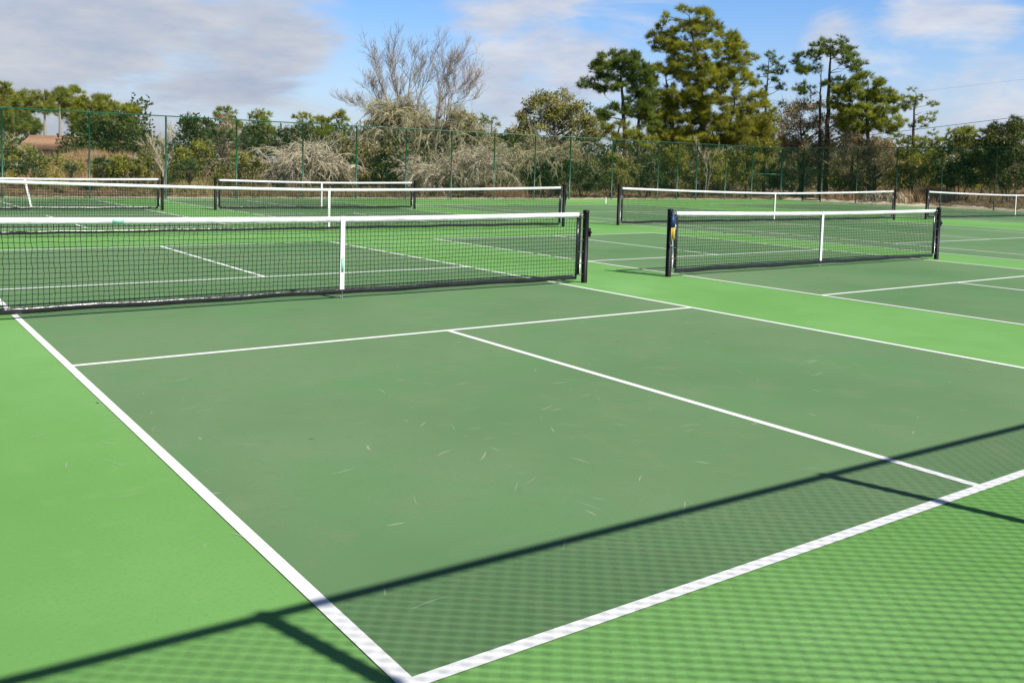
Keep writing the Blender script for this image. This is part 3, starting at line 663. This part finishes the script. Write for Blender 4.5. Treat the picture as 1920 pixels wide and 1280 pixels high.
pine('small round-topped pine standing alone at the right end of the pines', 60,
     [[(1711, 345, .11), (1712, 270, .09), (1714, 215, .06), (1718, 175, .02)]],
     [(1715, 178, 22, 12), (1738, 195, 16, 12), (1702, 198, 14, 10), (1746, 222, 14, 12), (1725, 232, 22, 8), (1700, 262, 24, 14), (1742, 262, 26, 14), (1730, 290, 40, 16)], 'pine_mid', 26, 10, L=.22, tufts=15, overlap=.7, dead=8)
pine('low spreading olive pine between the dark rounded pine and the tan bushy tree', 57,
     [[(1150, 352, .12), (1152, 280, .09), (1165, 225, .03)]], [(1160, 240, 44, 18), (1190, 262, 50, 20), (1135, 262, 30, 14)], 'pine_olive', 29, 12, tufts=18, overlap=.75, dead=6)
pine('low bright olive pine boughs at the right foot of the biggest pine', 58.5,
     [[(1400, 352, .12), (1402, 300, .09), (1410, 240, .03)]], [(1415, 235, 36, 18), (1400, 265, 60, 20), (1430, 285, 30, 16)], 'yellowish', 30, 12, tufts=26, overlap=.7)
# --- small far pines
pine('small lone pine just right of the dead tree', 80, [[(922, 345, .12), (922, 290, .10), (922, 240, .06), (921, 222, .02)]],
     [(918, 226, 20, 10), (936, 240, 10, 12), (925, 262, 22, 16)], 'pine_mid', 27, 8, L=.28, w=.018, tufts=13)
FARP = [(4, 168, 16, 12, 200), (25, 185, 20, 16, 210), (50, 190, 24, 20, 215), (84, 190, 22, 14, 212), (112, 180, 20, 12, 205), (136, 180, 26, 18, 215), (158, 195, 14, 14, 215), (186, 195, 20, 18, 218), (208, 200, 18, 14, 215), (246, 205, 18, 12, 225)]
FW = ['leftmost of the pines above the far fence, cut by the picture edge', 'second pine from the left edge, dense and mid height', 'pine left of the pale bare trunk, above the brown roof', 'pine whose pale trunk stands above the brown roof',
      'pine with the second, thinner pale trunk above the roof', 'tallest dark pine of the left group, above the dark oak', 'narrow pine filling the gap right of the tallest left pine', 'broad pine over the left part of the dark oak',
      'pine over the middle of the dark oak', 'small round pine at the right end of the left group']
for i, (x, y, rx, ry, yb) in enumerate(FARP):
    pine(FW[i], 78+4*(i % 3), [[(x+(2 if i in (3, 4) else 0), 345, .17), (x+1, 270, .14), (x, y+10, .05)]],
         [(x, y, rx, ry), (x-8, y+26, rx*1.0, ry*1.1), (x+9, y+50, rx*.9, 16)] if i not in (3, 4) else [(x, y, rx, ry), (x+6, y+16, rx*.8, 8)], ('pine_far', 'pine_mid')[i in (5, 6, 9)], 40+i, 10, L=.36, w=.026, tufts=24, overlap=.55, group='pines above the left end of the far fence', bark='bark_pale' if i in (3, 4) else 'bark')
for i, (x, y, rx, ry, wd) in enumerate([(489, 220, 17, 12, 'small round pine between the two bushy oaks left of the brush pile'), (424, 214, 20, 12, 'pale green pine behind the grey-brown tree, left of the brush pile'), (568, 225, 18, 12, 'pine above the left part of the brush pile'),
                                     (603, 226, 14, 10, 'smallest pine above the brush pile, middle of three'), (636, 222, 14, 14, 'pine above the right end of the brush pile')]):
    pine(wd, 85, [[(x, 345, .15), (x, 290, .12), (x, y+6, .05)]], [(x, y, rx, ry), (x+3, y+22, rx*1.2, 14), (x-4, y+48, rx*1.3, 16)], ('pine_mid', 'pine_far')[i == 1], 60+i, 9, L=.36, w=.026, tufts=22, overlap=.55, group='pines in the middle distance')
for i, (x, y, rx, ry, wd) in enumerate([(1808, 250, 30, 14, 'pale round-topped tree above the dark bushes at the right'), (1862, 246, 26, 16, 'dark pointed tree second from the right edge'), (1910, 236, 30, 14, 'dark tree cut by the right edge')]):
    pine(wd, 80, [[(x, 345, .15), (x, 290, .12), (x, y+4, .05)]], [(x, y, rx, ry), (x+3, y+20, rx*1.1, 10)], ('pine_mid', 'oak', 'oak')[i], 70+i, 9, L=.32, w=.024, tufts=20, group='trees above the right fence')

# --- oaks, broad bushes
bush('large dark evergreen oak behind the left part of the far fence', 62, [(200, 236, 64, 24), (220, 262, 70, 32), (165, 278, 50, 26), (262, 286, 30, 26), (122, 290, 20, 16), (235, 300, 50, 18)], 'oak', 101, 14, .20, 150, trunk=[(190, 345, .25), (195, 300, .2), (205, 260, .1), (210, 230, .04)], cat='tree', name='oak_tree', group='oaks beyond the fence')
bush('dark oak with a flat top right of the gap of sky at the left', 62, [(372, 232, 30, 12), (375, 262, 38, 26), (350, 290, 22, 20)], 'oak', 102, 13, .20, 130, trunk=[(375, 345, .2), (374, 290, .15), (372, 240, .05)], cat='tree', name='oak_tree', group='oaks beyond the fence')
bush('dark bushy oak behind the grey-brown tree, left of the brush pile', 60, [(470, 250, 24, 20), (455, 275, 22, 22), (500, 262, 18, 18)], 'oak', 103, 12, .20, 120, trunk=[(470, 345, .18), (470, 290, .12), (470, 250, .04)], cat='tree', name='oak_tree', group='oaks beyond the fence')
bush('grey-brown half-bare tree between the two dark oaks', 52, [(425, 225, 16, 18), (428, 255, 20, 26), (432, 285, 16, 20)], 'brownleaf', 104, 11, .14, 55, trunk=[(430, 345, .10), (429, 280, .07), (425, 225, .02)], twigs=260, cat='tree', name='small_tree', group='small trees beyond the fence', twigmat='dead')
bush('tan and green bushy tree between the small lone pine and the tall pines', 52, [(1045, 195, 48, 24), (1010, 215, 44, 30), (1070, 220, 44, 32), (985, 240, 30, 22), (1095, 245, 30, 26), (1040, 255, 70, 26)], 'olive', 105, 13, .15, 105, trunk=[(1045, 350, .18), (1043, 290, .14), (1040, 220, .04)], twigs=1100, cat='tree', name='oak_tree', group='oaks beyond the fence', twigmat='dead')
bush('dark oak half hidden behind the tan bushy tree', 60, [(985, 232, 28, 20), (1085, 205, 34, 22), (1020, 190, 26, 16), (1110, 240, 26, 24), (960, 262, 24, 20)], 'oak', 106, 13, .18, 120, trunk=[(1080, 350, .18), (1082, 280, .12), (1085, 220, .04)], cat='tree', name='oak_tree', group='oaks beyond the fence')
bush('brownish half-bare thicket tree between the tallest pines, above the gate', 50, [(1485, 205, 36, 20), (1480, 250, 44, 34), (1530, 215, 44, 28), (1570, 245, 50, 34), (1530, 285, 76, 32)], 'brownleaf', 107, 13, .16, 120, trunk=[(1500, 352, .14), (1505, 290, .1), (1500, 220, .03)], twigs=1500, cat='tree', name='thicket_tree', group='brown thicket trees')
bush('brownish thicket tree right of the gate under the mid-green pine', 48, [(1620, 270, 46, 28), (1660, 290, 36, 28), (1600, 310, 50, 28), (1680, 325, 34, 20)], 'brownleaf', 108, 12, .16, 120, trunk=[(1640, 352, .12), (1640, 300, .08), (1630, 260, .03)], twigs=1100, cat='tree', name='thicket_tree', group='brown thicket trees')
# dark mass at the right edge
for i, (lab, D, bl, m) in enumerate([
    ('dark evergreen thicket in the right corner, tallest part', 56, [(1900, 268, 46, 38), (1860, 290, 44, 38), (1905, 320, 44, 30)], 'oak'),
    ('dark evergreen bush between the small pine and the right corner', 56, [(1800, 288, 44, 34), (1830, 320, 44, 26), (1780, 325, 36, 24)], 'oak'),
    ('olive-brown bush below the small round-topped pine', 50, [(1715, 305, 40, 24), (1750, 325, 42, 24), (1695, 335, 30, 18)], 'olive'),
    ('dark green bush right behind the fence below the thicket trees', 49, [(1565, 335, 40, 22), (1610, 338, 34, 20)], 'olive'),
    ('olive bush behind the gate', 49, [(1500, 325, 44, 26), (1470, 340, 36, 18)], 'brownleaf')]):
    bush(lab, D, bl, m, 120+i, 12, .17, 130, group='evergreen bushes beyond the right fence')
# hedge-like bushes between the long net posts
for i, (lab, D, bl, m, tw) in enumerate([
    ('dark green bush right of the grey brush, behind the end of the long left net', 47, [(1040, 320, 40, 26), (1015, 330, 30, 20)], 'oak', 120),
    ('grey twiggy bush behind the gap between the two long nets', 46, [(1010, 290, 42, 22), (965, 300, 32, 26), (1060, 285, 30, 18)], 'brownleaf', 1300),
    ('dark bush behind the fence in the gap between the long nets', 45, [(1095, 325, 38, 30), (1075, 300, 30, 22)], 'oak', 160),
    ('yellow-green bush behind the fence left of the big pine', 44, [(1160, 318, 34, 34), (1130, 335, 28, 22)], 'olive', 120),
    ('bluish dark bush below the dark rounded pine', 47, [(1205, 318, 30, 30), (1225, 335, 28, 22)], 'oak', 60),
    ('bright olive bush below the biggest pine', 44, [(1265, 305, 34, 28), (1290, 330, 34, 24), (1330, 310, 36, 30)], 'yellowish', 100),
    ('olive bush under the right side of the biggest pine', 44, [(1395, 300, 40, 26), (1420, 290, 32, 26), (1370, 330, 34, 22)], 'yellowish', 60),
    ('low dark bush beside the corner of the fence', 46, [(1430, 335, 34, 22), (1445, 320, 22, 18)], 'oak', 90)]):
    bush(lab, D, bl, m, 140+i, 11, .15, 125, twigs=tw, group='bushes behind the middle of the far fence')
# left bushes
for i, (lab, D, bl, m, tw) in enumerate([
    ('green and tan bush at the left edge behind the first fence post', 46, [(20, 285, 40, 26), (15, 305, 44, 22), (55, 300, 26, 18)], 'olive', 200),
    ('dark bush low at the left edge beside the second fence post', 43, [(40, 315, 20, 12), (8, 318, 20, 14)], 'oak', 30),
    ('yellow-green bush right of the bare sapling', 45, [(350, 300, 30, 20), (375, 290, 30, 22), (340, 318, 30, 14)], 'yellowish', 60),
    ('mixed green bush left of the bare sapling', 44, [(282, 292, 24, 18), (265, 310, 26, 14)], 'olive', 160),
    ('low yellow bush behind the far left net post', 42, [(215, 312, 44, 16), (250, 320, 34, 12), (190, 322, 24, 10)], 'yellowish', 60),
    ('yellow-brown bush right of the palmetto', 44, [(460, 300, 26, 16), (475, 315, 20, 14)], 'yellowish', 120),
    ('green bush behind the brush pile', 52, [(560, 262, 46, 22), (610, 272, 40, 24), (520, 270, 30, 20)], 'oak', 160),
    ('dark green bush left of the dead tree, right of the brush pile', 50, [(660, 290, 36, 30), (700, 300, 40, 32)], 'oak', 200),
    ('dark green growth at the foot of the dead tree', 47, [(745, 290, 30, 34), (770, 310, 34, 30), (725, 320, 30, 22)], 'oak', 160),
    ('dark foliage wrapped round the fork of the dead tree', 50.5, [(752, 225, 34, 34), (735, 262, 40, 30), (790, 270, 30, 30), (850, 275, 40, 32)], 'oak', 200),
    ('dark leaves added inside the fan-shaped brush pile to read as shaded gaps', 46.5, [(575, 305, 58, 24), (640, 305, 40, 30), (530, 322, 34, 12)], 'oak', 80),  # leaves added so the gaps between the dead branches look dark
    ('olive vines hanging on the right stem of the dead tree', 49, [(865, 230, 26, 20), (885, 255, 24, 22)], 'olive', 300)]):
    bush(lab, D, bl, m, 160+i, 11, .14, 115, twigs=tw, group='bushes behind the left part of the far fence', twigmat='dead')
# palmettos: fans of stiff blades
def palmetto(label, D, px, py, R_px, seed, fans=26):
    D = max(D, fence_D(px)+1.6); r = np.random.default_rng(seed); c = P(px, py, D); base = c.copy(); base[2] = gz1(base[0], base[1]); s = D/F
    t = empty('palmetto', base, label, 'plant', 'palmettos beyond the fence'); mf, ms = MB(), MB()
    for k in range(fans):
        a = r.uniform(0, 6.283); el = r.uniform(.1, 1.35); d = np.array([math.cos(a)*math.cos(el), math.sin(a)*math.cos(el), math.sin(el)])
        L = R_px*s*r.uniform(.5, .9); tip = c+d*L; st = np.array([c[0], c[1], max(0, c[2]-.5)]); ms.tube([st, (st+tip)/2+np.array([0, 0, .08]), tip], [.012, .009, .006], 4, False)
        side = unit(np.cross(d, np.array([0, 0, 1.]))); q = []
        for b in np.linspace(-1.25, 1.25, 15):
            e = unit(d*math.cos(b)+side*math.sin(b)+np.array([0, 0, -.12])); w = unit(np.cross(e, d+r.normal(0, .3, 3)))*.018; bl = R_px*s*.5
            q.append([tip-w, tip+w, tip+e*bl])
        mf.tris(np.array(q))
    ms.build('stem', M['bark'], t); mf.build('fronds', M['palm'], t)
palmetto('pale palmetto with spiky fans left of the brush pile', 46, 415, 275, 34, 201, 34)
palmetto('smaller yellowish palmetto right beside the brush pile', 45, 462, 282, 28, 202, 26)
palmetto('dark low palmetto right of the second fence post, in tan grass', 41, 190, 316, 20, 203, 24)
palmetto('low palmetto clump left of the second fence post', 40, 133, 326, 17, 204, 20)
palmetto('flat wide palmetto clump right of the bare sapling', 41, 355, 325, 26, 205, 30)

# --- the dead tree and the dead brush
bare_tree('tall dead bare tree with pale spreading branches, left of centre', 50,
     [[(755, 350, .17), (757, 270, .14), (765, 225, .09), (768, 165, .045), (772, 122, .012)], [(754, 260, .10), (732, 205, .06), (710, 150, .032), (702, 108, .010)],
      [(758, 255, .09), (748, 200, .05), (742, 155, .028), (736, 112, .009)], [(768, 230, .08), (784, 190, .045), (794, 155, .022), (798, 132, .009)], [(758, 280, .07), (728, 225, .045), (712, 195, .022), (702, 175, .010)], [(750, 300, .06), (715, 235, .035), (690, 205, .015), (672, 198, .006)],
      [(805, 300, .12), (815, 250, .10), (824, 205, .07), (826, 170, .04), (832, 136, .012)], [(824, 215, .06), (842, 185, .035), (858, 168, .018), (872, 158, .008)], [(826, 210, .05), (846, 196, .03), (868, 190, .012)], [(826, 175, .04), (838, 148, .02), (846, 130, .007)]], 301, maxlev=3)
brush('grey drooping dead foliage hanging on the dead tree', 49.5, [(745, 215, 48, .35), (725, 245, 52, .4), (775, 240, 46, .4), (860, 240, 50, .40), (835, 262, 46, .40), (700, 275, 50, .35), (880, 285, 60, .34), (840, 300, 60, .30), (790, 290, 50, .35)], 302, 420, 'dead_grey', 'hanging_foliage', 'foliage')
brush('pale tan heap of dead branches in front of the dead tree', 43, [(820, 325, 50, .22), (870, 318, 50, .22), (905, 312, 44, .22), (780, 335, 40, .2)], 303, 260, 'dead', group='heaps of dead branches')
brush('pale fan-shaped brush pile left of the dead tree, arching to the ground', 44, [(578, 292, 48, .26), (548, 312, 46, .24), (600, 312, 50, .26), (634, 322, 36, .22), (520, 322, 34, .22)], 304, 230, 'dead', group='heaps of dead branches')
brush('grey dead branches behind the fence right of the dead tree', 47, [(985, 310, 50, .25), (950, 320, 46, .25), (1040, 295, 42, .25)], 305, 220, 'dead_grey', group='heaps of dead branches')
brush('low pile of pale sticks right of the gate, on brown litter', 50, [(1650, 366, 16, .5), (1690, 368, 18, .5), (1625, 368, 14, .5), (1668, 366, 16, .5)], 306, 90, 'dead', 'stick_pile', group='piles of sticks')
bare_tree('thin bare pale sapling leaning beside the third fence post', 42, [[(308, 352, .05), (304, 310, .04), (292, 285, .03), (281, 266, .008)], [(303, 300, .025), (312, 278, .018), (318, 262, .006)]], 307, maxlev=3, name='bare_sapling')
bare_tree('white bare forked branches in front of the biggest pine foot', 45, [[(1322, 352, .03), (1326, 318, .022), (1318, 292, .014), (1312, 278, .005)], [(1326, 318, .018), (1335, 296, .010), (1350, 286, .004)]], 308, maxlev=2, name='bare_sapling')

# --- far wood that closes the horizon, one mass
def wood():
    mb = MB(); r = np.random.default_rng(400)
    for px in np.arange(-700, 2900, 13.):
        D = 112+r.uniform(-8, 12); top = 262+8*math.sin(px*.013)+r.uniform(-10, 12)+(14 if 285 < px < 335 else 0)+max(0, (px-900)*.02)-(58 if px < 270 and not 50 < px < 135 else 0)-(20 if 340 <= px < 900 else 0)
        for py in np.arange(top, 352, 16.):
            c = P(px+r.uniform(-8, 8), py+r.uniform(-4, 4), D+r.uniform(-4, 4))
            if c[2] > .2: leaves(mb, c, r.uniform(.9, 1.7), r, 60, .48, .8, .55, .4)
    tag(mb.build('far_wood', M['oak']), 'dark mass of woods behind all the trees', 'woods', kind='stuff')
wood()
def undergrowth():
    r = np.random.default_rng(405)
    for nm, m, lab, sz, cnt in (('undergrowth', 'oak', 'dark tangled undergrowth under the trees', .16, 1.), ('undergrowth', 'olive', 'olive scrub filling the gaps between the bushes', .15, .8), ('undergrowth', 'brownleaf', 'brown dry scrub under the trees', .14, .8)):
        mb = MB()
        for px in np.arange(-260, 2200, 11./cnt):
            top = 318 if px < 640 else (286 if px < 1450 else 300)
            D = fence_D(px)+r.uniform(6.5, 15)+(9 if px > 1440 else 2 if px > 1060 else 0); top += r.normal(0, 9)+10*math.sin(px*.021+sz*60)
            if px < 640 and r.random() < .45: continue
            for py in np.arange(top, 356, 12.):
                c = P(px+r.uniform(-9, 9), py, D+r.uniform(-1.5, 1.5))
                if c[2] > gz1(c[0], c[1])+.1: leaves(mb, c, r.uniform(.32, .6), r, 60, sz, .8, .5, .35)
        tag(mb.build(nm, M[m]), lab, 'undergrowth', kind='stuff')
undergrowth()
# --- dry grass and weeds on the ground outside the slab
def blades(mb, xs, ys, h, r, K, w, lean=.35):
    n = len(xs); c = np.stack([xs, ys, gz(xs, ys)-.02], -1)[:, None]+np.concatenate([r.normal(0, .09, (n, K, 2)), np.zeros((n, K, 1))], -1)
    d = unit(np.concatenate([r.normal(0, lean, (n, K, 2)), np.ones((n, K, 1))], -1)); H = h[:, None, None]*r.uniform(.4, 1.1, (n, K, 1))
    a = r.uniform(0, 6.28, (n, K)); s = np.stack([np.cos(a), np.sin(a), 0*a], -1)*w
    mid = c+d*H*.6; tip = c+d*H+np.concatenate([r.normal(0, .08, (n, K, 2)), np.zeros((n, K, 1))], -1)
    mb.quads(np.stack([c-s, c+s, mid+s*.7, mid-s*.7], 2).reshape(-1, 4, 3)); mb.tris(np.stack([mid-s*.7, mid+s*.7, tip], 2).reshape(-1, 3, 3))
def grass():
    r = np.random.default_rng(410); A, B_, C_ = MB(), MB(), MB()
    n = 8500; x = r.uniform(-14, 52, n); y = Y1+.5+np.abs(r.normal(0, 9, n)); f = np.sin(x*.33+1)+np.sin(y*.45+x*.17)+r.normal(0, .4, n)
    k = f > -.4; blades(A, x[k], y[k], np.clip(.06+.028*(y[k]-Y1), 0, .5), r, 10, .010)
    k = ~k; blades(B_, x[k], y[k], np.clip(.05+.035*(y[k]-Y1), 0, .5), r, 10, .010, .5)
    n = 2600; x = X1+.9+np.abs(r.normal(0, 8, n)); y = r.uniform(-2, 28, n); f = r.random(n) < .72
    blades(A, x[f], y[f], np.clip(.04+.035*(x[f]-X1), 0, .5), r, 10, .011); blades(B_, x[~f], y[~f], np.full((~f).sum(), .12), r, 8, .011, .6)
    # rust-coloured tall grass at the right, tan-orange patch at the left
    for px, D, wd, hh, m in ((1615, 64, 1.6, .6, 200), (1740, 62, 1.3, .9, 240), (1765, 62, 1., .8, 160), (950, 43, .5, .8, 110), (100, 50, 2.6, .45, 600), (150, 48, 1.6, .45, 400), (60, 46, 2., .4, 300), (185, 52, 1., .9, 240), (300, 44, 1.5, .5, 240), (520, 41, 2., .45, 260), (700, 41, 2., .45, 240)):
        c = G(px, max(D, fence_D(px)+1.2+wd*1.6)); blades(C_ if px not in (300, 520, 700) else A, c[0]+r.normal(0, wd, m), c[1]+r.normal(0, wd*.6, m), np.full(m, hh), r, 12, .011, .22)
    # low green weeds at the edge of the slab
    n = 1500; x = r.uniform(-14, 44, n); y = Y1+.15+np.abs(r.normal(0, .5, n)); k = (np.sin(x*.8)+np.sin(x*.31+2)+r.normal(0, .5, n)) > .1
    blades(B_, x[k], y[k], r.uniform(.05, .22, k.sum()), r, 8, .009, .6)
    tag(A.build('dry_grass', M['straw']), 'dry straw-coloured grass beyond the fences', 'grass', kind='stuff')
    tag(B_.build('weeds', M['weed']), 'low green weeds along the edge of the courts', 'weeds', kind='stuff')
    tag(C_.build('rust_grass', M['orange_grass']), 'taller rust and tan grass clumps behind the fences', 'grass', kind='stuff')
    # litter of twigs and leaves at the right
    L_ = MB(); n = 5200; x = np.concatenate([X1+.6+np.abs(r.normal(0, 6, 3400)), r.uniform(-12, 44, 1800)]); y = np.concatenate([r.uniform(0, 29, 3400), Y1+.4+np.abs(r.normal(0, 3, 1800))])
    p = np.stack([x, y, gz(x, y)+r.uniform(.0, .08, n)], -1); a = unit(r.normal(0, 1, (n, 3))*np.array([1, 1, .35])); b = unit(np.cross(a, r.standard_normal((n, 3))))
    Ls = r.uniform(.04, .16, (n, 1)); L_.quads(np.stack([p-a*Ls, p+b*Ls*.3, p+a*Ls, p-b*Ls*.3], 1))
    tag(L_.build('leaf_litter', M['brownleaf']), 'brown leaf litter and twigs on the bare ground', 'litter', kind='stuff')
grass()

# --- house with a brown roof at the left
def house():
    D = 72; a = P(40, 285, D); b = P(150, 285, D); d = unit((b-a)*np.array([1, 1, 0])); nrm = np.array([-d[1], d[0], 0.])
    zr = P(85, 252, D)[2]; ze = P(85, 281, D)[2]; o = a*np.array([1, 1, 0]); LN = 9.
    t = empty('house', o, 'low house with a brown shingle roof at the left, half behind the dark oak', 'house')
    Q = lambda s, w, z: o+d*s+nrm*w+np.array([0, 0, z])
    mb = MB()
    for s0, s1, w0, w1 in ((0, LN, 0, .2), (0, LN, 6.8, 7.), (0, .2, .2, 6.8), (LN-.2, LN, .2, 6.8)):
        mb.add([Q(s, w, z) for z in (-.1, ze-.06) for s, w in ((s0, w0), (s1, w0), (s1, w1), (s0, w1))], [(0, 3, 2, 1), (4, 5, 6, 7), (0, 1, 5, 4), (1, 2, 6, 5), (2, 3, 7, 6), (3, 0, 4, 7)])
    wl = mb.build('wall', M['wall'], t)
    mb = MB(); v = [Q(-.4, -.5, ze), Q(LN+.4, -.5, ze), Q(LN+.4, 7.5, ze), Q(-.4, 7.5, ze), Q(.5, 3.5, zr), Q(LN-.5, 3.5, zr)]
    mb.add(v, [(0, 1, 5, 4), (2, 3, 4, 5), (0, 3, 2, 1)]); mb.add(v, [(1, 2, 5), (3, 0, 4)]); mb.build('roof', M['roof'], t)
    for s in (1.5, 4.2, 6.8):
        mb = MB(); mb.add([Q(s, -.03, .5), Q(s+1., -.03, .5), Q(s+1., -.03, 1.4), Q(s, -.03, 1.4)], [(0, 1, 2, 3)]); mb.build('window', M['glass'], t)
house()
# --- overhead lines at the right
for i, (p0, p1, lab) in enumerate((((1500, 268, 95), (2500, 136, 95), 'lower overhead cable crossing the sky at the right edge'), ((1500, 196, 110), (2500, 72, 110), 'upper faint overhead cable at the right'))):
    a, b = P(*p0), P(*p1); tt = np.linspace(0, 1, 24)[:, None]; pts = a+(b-a)*tt; pts[:, 2] -= .25*np.sin(tt[:, 0]*math.pi)
    mb = MB(); mb.tube(pts, .022 if i == 0 else .006, 5); tag(mb.build('power_line', M['black']), lab, 'power line', 'overhead cables')
# small things at the far fence
st = G(1137, 41.2); mb = MB(); mb.tube([st, st+np.array([0, 0, .26]), st+np.array([0, 0, .28])], [.022, .022, .01], 8); tag(mb.build('marker_stake', M['strap']), 'short white stake standing outside the far fence between the long nets', 'stake')
st = G(1060, 38.0); mb = MB(); mb.tube([st, st+np.array([0, 0, .2]), st+np.array([0, 0, .26]), st+np.array([0, 0, .32])], [.05, .05, .09, .03], 10); tag(mb.build('sprinkler_post', M['black']), 'small black knob-topped post at the far fence beside the long net post', 'post')
